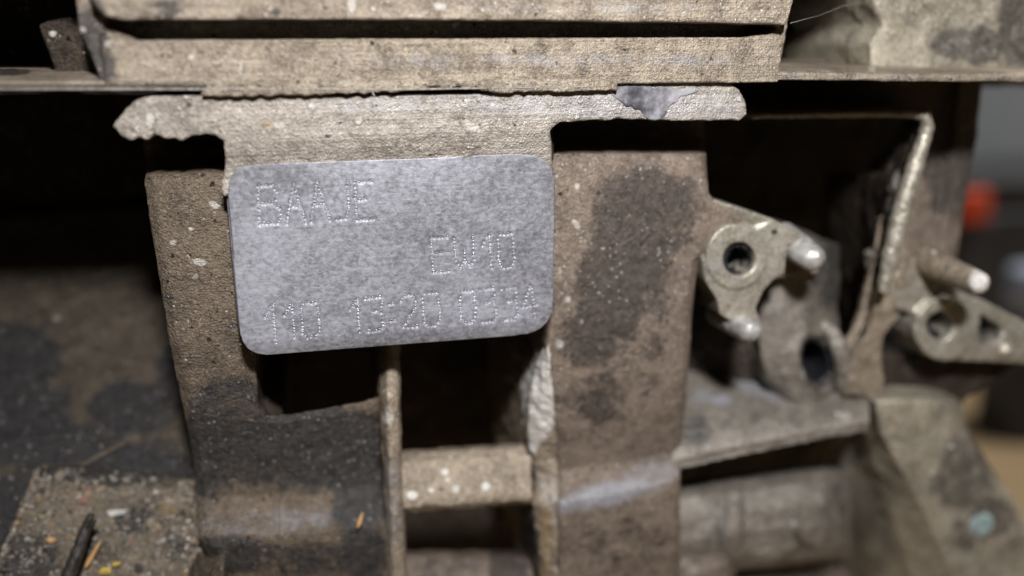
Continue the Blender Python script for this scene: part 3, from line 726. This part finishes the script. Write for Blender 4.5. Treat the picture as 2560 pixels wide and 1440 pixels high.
# shelf under the lug
rows = []
for l, r, d in ((925, 900, 26), (980, 940, 20), (1040, 985, 14.5), (1100, 1022, 10.5), (1136, 1044, 8.6), (1150, 1054, 8.2)):
    rows.append([(1680, l + 2, d), (1800, l + (r - l) * .26, d), (1950, l + (r - l) * .58, d), (2080, l + (r - l) * .86, d), (2175, r, d)])
g = Geo().sheet(rows, (0, .3, -2.0))
solid('shelf', g, M_GREY, EB, .25, 4, .09, .5, .04, blobs=[('m', 1910, 955, 90, 40, .8, .3), ('m', 1805, 1000, 26, 14, .9), ('m', 1760, 990, 30, 20, .6), ('r', 1900, 1120, 300, 22, .28, -.2), ('g', 2105, 1040, 26, 12, .7), ('o', 1740, 1080, 60, 60, .55), ('g', 1830, 1140, 150, 13, .5, -.2), ('g', 2040, 1088, 120, 13, .46, -.2), ('o', 1900, 1050, 160, 40, .4, -.15)], seed=81)
# thick boss under the shelf
rows = []
for v, d in ((1172, 23), (1184, 19.5), (1212, 16.0), (1262, 13.2), (1320, 12.4), (1370, 13.4), (1402, 16.5), (1416, 21)):
    rows.append([(1680, v + 34, d), (1810, v + 20, d), (1824, v + 18, d - .9), (1846, v + 16, d - .9), (1862, v + 14, d), (1990, v, d + .1), (2060, v - 6, d + 1.2), (2100, v - 9, d + 4), (2130, v - 12, d + 9)])
g = Geo().sheet(rows, (0, 3, -1))
solid('drain_boss', g, M_GREY, EB, .3, 3, .16, .4, .05, blobs=[('g', 2050, 1190, 50, 30, .36), ('g', 1990, 1215, 26, 20, .36), ('g', 2060, 1250, 30, 34, .4), ('o', 1995, 1345, 10, 22, .9, -.3), ('o', 2010, 1360, 30, 9, .8, .5), ('g', 1910, 1385, 50, 14, .7), ('o', 1800, 1300, 20, 90, .5), ('o', 2090, 1270, 30, 90, .45), ('g', 1740, 1260, 60, 60, .3)], seed=82)
rows = [[(1680, v + 6, d), (1820, v, d), (1838, v + 12, d + 3)] for v, d in ((1370, 13.6), (1420, 12.8), (1520, 12.5))]
g = Geo().sheet(rows, (0, 10, 0)); 
rows = [[(1800, v + 10, d), (1960, v + 6, d), (2140, v + 14, d)] for v, d in ((1426, 26), (1450, 20), (1540, 17))]
g.sheet(rows, (0, 8, 0))
solid('drain_foot', g, M_RIB, EB, .3, 3, .16, .4, .05, blobs=[('g', 1740, 1400, 70, 60, .4)], seed=83)
# big flank going away to the right
rows = []
for v, a, b, c, e in ((1000, 2128, 2190, 2300, 2402), (1040, 2130, 2195, 2310, 2410), (1080, 2132, 2205, 2325, 2424), (1140, 2138, 2235, 2370, 2462), (1200, 2144, 2270, 2410, 2504), (1290, 2160, 2318, 2460, 2560), (1380, 2180, 2360, 2510, 2614), (1520, 2210, 2420, 2590, 2700)):
    rows.append([(a, v + 22, 26), ((a + b) / 2 - 4, v + 14, 17), (b, v + 4, 10.5), ((b + c) / 2, v, 9.6), (c, v, 10), (e - 22, v, 11), (e, v, 13.5)])
g = Geo().sheet(rows, (0, 16, 0))
solid('flank', g, M_FLANK, EB, .3, 10, .10, .3, .05,
      blobs=[('o', 2410, 1190, 90, 110, .62, .6), ('o', 2480, 1290, 70, 60, .68), ('o', 2420, 1340, 70, 50, .55), ('o', 2200, 1300, 50, 180, .5), ('g', 2260, 1190, 60, 50, .3, .7), ('r', 2290, 1180, 60, 40, .3), ('g', 2480, 1420, 130, 60, .42), ('r', 2500, 1400, 140, 60, .32), ('r', 2228, 1055, 8, 7, .8)], seed=84)
M_BLUE = simple_mat('pale_blue_paint', (.16, .235, .25), (.36, .46, .47), .9, .6)
g = Geo().prism(rough(ell(2452, 1314, 36, 30, 16, -.5), 6.0, 7, 4), 9.85, 11.5)
solid('paint_spot', g, M_BLUE, EB, .25, 2, .08, .7, .03)
for (u, v, d, r, k) in ((2378, 1118, 9.7, .55, 1), (2240, 1112, 9.9, .5, 2), (2330, 1184, 9.6, .42, 3), (2366, 1298, 9.6, .4, 4), (2410, 1280, 9.8, .3, 5), (2092, 1036, 9, .55, 6), (2070, 1310, 14.2, .38, 7)):
    plain('casting_bead', Geo().lump(P(u, v, d), r, k, (1, .7, .8)), M_PIN, EB)
# sealant pressed out of the joint
out = rough([(1524, 228), (1538, 207), (1570, 204), (1605, 208), (1640, 216), (1688, 221), (1752, 226), (1700, 240), (1694, 256), (1672, 266), (1668, 284), (1640, 301), (1616, 296), (1598, 276), (1560, 262), (1536, 246)], 3.5, 9, 14)
g = Geo().prism(out, -.80, 1.0)
o = solid('sealant_smear', g, M_SEAL, EB, .16, 7, .16, .5, .04)
o['label'] = 'dark grey smear of sealant below the joint line'

# ================================================================== DEBRIS
def bil(rows, s, t):
    s *= len(rows) - 1; i = min(int(s), len(rows) - 2); s -= i
    t *= len(rows[0]) - 1; j = min(int(t), len(rows[0]) - 2); t -= j
    q = lambda a, b: P(*rows[a][b])
    return (1 - s) * ((1 - t) * q(i, j) + t * q(i, j + 1)) + s * ((1 - t) * q(i + 1, j) + t * q(i + 1, j + 1))
GR = [simple_mat('sand_grain', (.15, .12, .085), (.30, .245, .185), .6, .7), simple_mat('grey_grain', (.12, .115, .11), (.30, .29, .27), .6, .7),
      simple_mat('dark_grain', (.025, .024, .025), (.08, .075, .07), .6, .5), simple_mat('ochre_grain', (.26, .16, .06), (.40, .26, .10), .6, .6),
      simple_mat('pale_grain', (.36, .35, .33), (.52, .51, .49), .6, .5), simple_mat('red_grain', (.16, .085, .07), (.24, .13, .11), .6, .6)]
gs = [Geo() for _ in GR]
for k in range(2600):
    s = random.random() ** .8 * .98; t = random.uniform(.06, 1.0)
    c = bil(LEDGE, s, t); r = min(.62, .13 + random.expovariate(11))
    m = random.choices(range(6), (44, 34, 14, 2, 4, 1))[0]
    gs[m].lump(c + np.array((0, -.05, .0)), r * .85, k, (random.uniform(.8, 1.4), random.uniform(.6, 1), random.uniform(.6, 1.1)))
me = bpy.data.meshes.new('grit'); V = []; Fc = []; mi = []
for i, q in enumerate(gs):
    b = len(V); V += [tuple(c * MM for c in p) for p in q.v]; Fc += [tuple(x + b for x in f) for f in q.f]; mi += [i] * len(q.f)
me.from_pydata(V, [], Fc)
for m in GR: me.materials.append(m)
me.polygons.foreach_set('material_index', mi); me.update(); TRIS[0] += len(Fc)
o = bpy.data.objects.new('grit', me); C.objects.link(o)
tag(o, 'loose sandy grit lying on the ledge at lower left', 'grit', kind='stuff')

def flake(name, u, v, d, r, mat, sq, label, cat, seed, group=None):
    o = plain(name, Geo().lump(P(u, v, d), r, seed, sq), mat, None, False)
    tag(o, label, cat, group); return o
M_WOOD = simple_mat('split_wood', (.34, .19, .08), (.50, .31, .14), .7, .6)
M_YEL = simple_mat('yellow_flake', (.38, .26, .05), (.50, .37, .10), .8, .5)
M_TWIG = simple_mat('black_twig', (.010, .009, .008), (.035, .03, .026), 1.2, .6)
def sliver(name, a, b, r, mat, label, cat):
    a = np.array(a); b = np.array(b)
    o = plain(name, Geo().tube([a, a * .75 + b * .25 + .04, a * .4 + b * .6 - .03, b], [r * .35, r, r * .8, r * .12], 6), mat, None, False)
    return tag(o, label, cat)
sliver('wood_splinter', P(214, 1418, 11.9), P(252, 1352, 13.2), .42, M_WOOD, 'orange wood splinter lying beside the black twig on the gritty ledge', 'splinter')
sliver('wood_splinter', P(894, 1320, 5.6), P(907, 1280, 7.0), .36, M_WOOD, 'tiny orange splinter stuck near the web of the lower panel', 'splinter')
g = Geo().tube([P(228, 1285, 13.8), P(214, 1330, 12.0), P(190, 1390, 10.4), P(160, 1470, 8.6)], [.5, .85, .95, 1.05], 10)
g.tube([P(212, 1335, 12), P(232, 1312, 11.6), P(240, 1300, 11.4)], [.5, .35, .2], 8)
o = solid('twig', g, M_TWIG, None, .2, 1, .14, .9, .05); tag(o, 'short black forked twig standing on the gritty ledge at bottom left', 'twig')
flake('flake', 262, 1428, 12.0, .75, M_YEL, (1.2, .4, .9), 'larger yellow flake at the bottom edge right of the twig', 'flake', 1, 'yellow flakes on the ledge')
flake('flake', 290, 1410, 12.4, .62, M_YEL, (1.3, .4, .7), 'upper smaller yellow flake right of the wood splinter', 'flake', 2, 'yellow flakes on the ledge')
flake('flake', 430, 1278, 17.6, .6, M_YEL, (1, .5, .8), 'ochre flake on the ledge close to the left rib', 'flake', 3, 'yellow flakes on the ledge')
flake('pebble', 288, 1282, 16.6, 1.1, GR[4], (1.5, .5, .5), 'elongated whitish pebble above the twig tip', 'pebble', 4, 'pebbles on the ledge')
flake('pebble', 205, 1252, 17.8, .9, GR[5], (1.1, .6, .8), 'reddish pebble left of the whitish pebble', 'pebble', 5, 'pebbles on the ledge')
flake('pebble', 347, 1420, 12.4, .8, GR[2], (1, .6, 1), 'black round pebble near the bottom edge of the ledge', 'pebble', 6, 'pebbles on the ledge')
flake('pebble', 127, 1350, 14.6, .62, M_WOOD, (1.1, .5, .9), 'orange brown pebble left of the black twig', 'pebble', 7, 'pebbles on the ledge')
flake('pebble', 430, 1400, 13.2, .7, GR[4], (1.1, .5, .8), 'white pebble at the foot of the left rib', 'pebble', 8, 'pebbles on the ledge')
# threads
M_WEBT = simple_mat('pale_thread', (.5, .5, .5), (.7, .7, .7), 1, .5)
o = plain('cobweb_strand', Geo().tube([P(1975, 58, -2), P(2050, 38, 2), P(2110, 14, 6), P(2175, 6, 9)], [.012] * 4, 5), M_WEBT)
tag(o, 'single cobweb thread across the dark opening at top right', 'cobweb')
o = plain('fibre', Geo().tube([P(930, 228, -2.6), P(936, 240, -3.0), P(931, 250, -2.4)], [.045] * 3, 5), M_WEBT)
tag(o, 'short pale hair hanging from the torn gasket edge', 'hair')

# ================================================================== BACKGROUND
M_WALL = simple_mat('grey_wall_paint', (.29, .325, .38), (.34, .38, .44), .01, .8, 0, .1)
M_FLOOR = simple_mat('brown_floor', (.26, .19, .11), (.34, .25, .15), .02, .7, 0, .1)
M_CASE = simple_mat('dark_case_plastic', (.030, .033, .040), (.05, .054, .065), .03, .5, 0, .2)
M_RED = simple_mat('red_plastic', (.62, .06, .03), (.75, .10, .04), .05, .45, 0, .1)
M_CAPB = simple_mat('pale_blue_plastic', (.30, .36, .50), (.42, .48, .62), .05, .5, 0, .1)
def box(g, x0, x1, y0, y1, z0, z1):
    V = [(x, y, z) for x in (x0, x1) for y in (y0, y1) for z in (z0, z1)]
    g.add(V, [(0, 1, 3, 2), (4, 6, 7, 5), (0, 4, 5, 1), (2, 3, 7, 6), (0, 2, 6, 4), (1, 5, 7, 3)])
BY = 620.0
pw = P(2480, 330, BY); pf = P(2480, 930, BY - 160)
FZ = float(pf[2])
g = Geo(); box(g, -900, 2600, BY, BY + 40, FZ - 10, 1500)
tag(plain('workshop_wall', g, M_WALL, None, False), kind='structure')
g = Geo(); box(g, -1500, 2600, -600, BY, FZ - 40, FZ)
tag(plain('floor', g, M_FLOOR, None, False), kind='structure')
def bevel(o, w=.006):
    b = o.modifiers.new('bevel', 'BEVEL'); b.width = w; b.segments = 3; return o
cy = BY - 170
a = P(2392, 452, cy); b = P(2700, 905, cy)
TC = thing('tool_case', 'blurred dark plastic case with a red latch in the background', 'tool case', ((a[0] + b[0]) / 2, cy + 60, FZ))
g = Geo(); box(g, a[0] - 30, b[0] + 90, cy, cy + 130, FZ, a[2] - 26); bevel(plain('body', g, M_CASE, TC, False))
g = Geo(); box(g, a[0] - 26, b[0] + 86, cy + 4, cy + 126, a[2] - 24, a[2]); bevel(plain('lid', g, M_CASE, TC, False))
p, q = P(2398, 482, cy - 8), P(2470, 556, cy - 8)
g = Geo(); box(g, p[0], q[0], cy - 10, cy + 2, q[2], p[2]); bevel(plain('latch', g, M_RED, TC, False), .003)
cy2 = cy - 90
p, q = P(2535, 672, cy2), P(2620, 770, cy2)
BT = thing('bottle', 'blurred dark bottle with pale blue cap at the right edge', 'bottle', ((p[0] + q[0]) / 2, cy2, FZ))
cx = (p[0] + q[0]) / 2; rr = (q[0] - p[0]) / 2
plain('body', Geo().tube([(cx, cy2, FZ), (cx, cy2, q[2] - 12), (cx, cy2, q[2] - 4), (cx, cy2, q[2])], [rr * 1.5, rr * 1.5, rr * 1.2, rr * .9], 28), M_CASE, BT)
plain('cap', Geo().tube([(cx, cy2, q[2]), (cx, cy2, q[2] + 4), (cx, cy2, p[2] - 3), (cx, cy2, p[2])], [rr * .95, rr, rr, rr * .85], 28), M_CAPB, BT)
print('TRIS', TRIS[0], 'CAM', CAM, 'FZ', FZ)
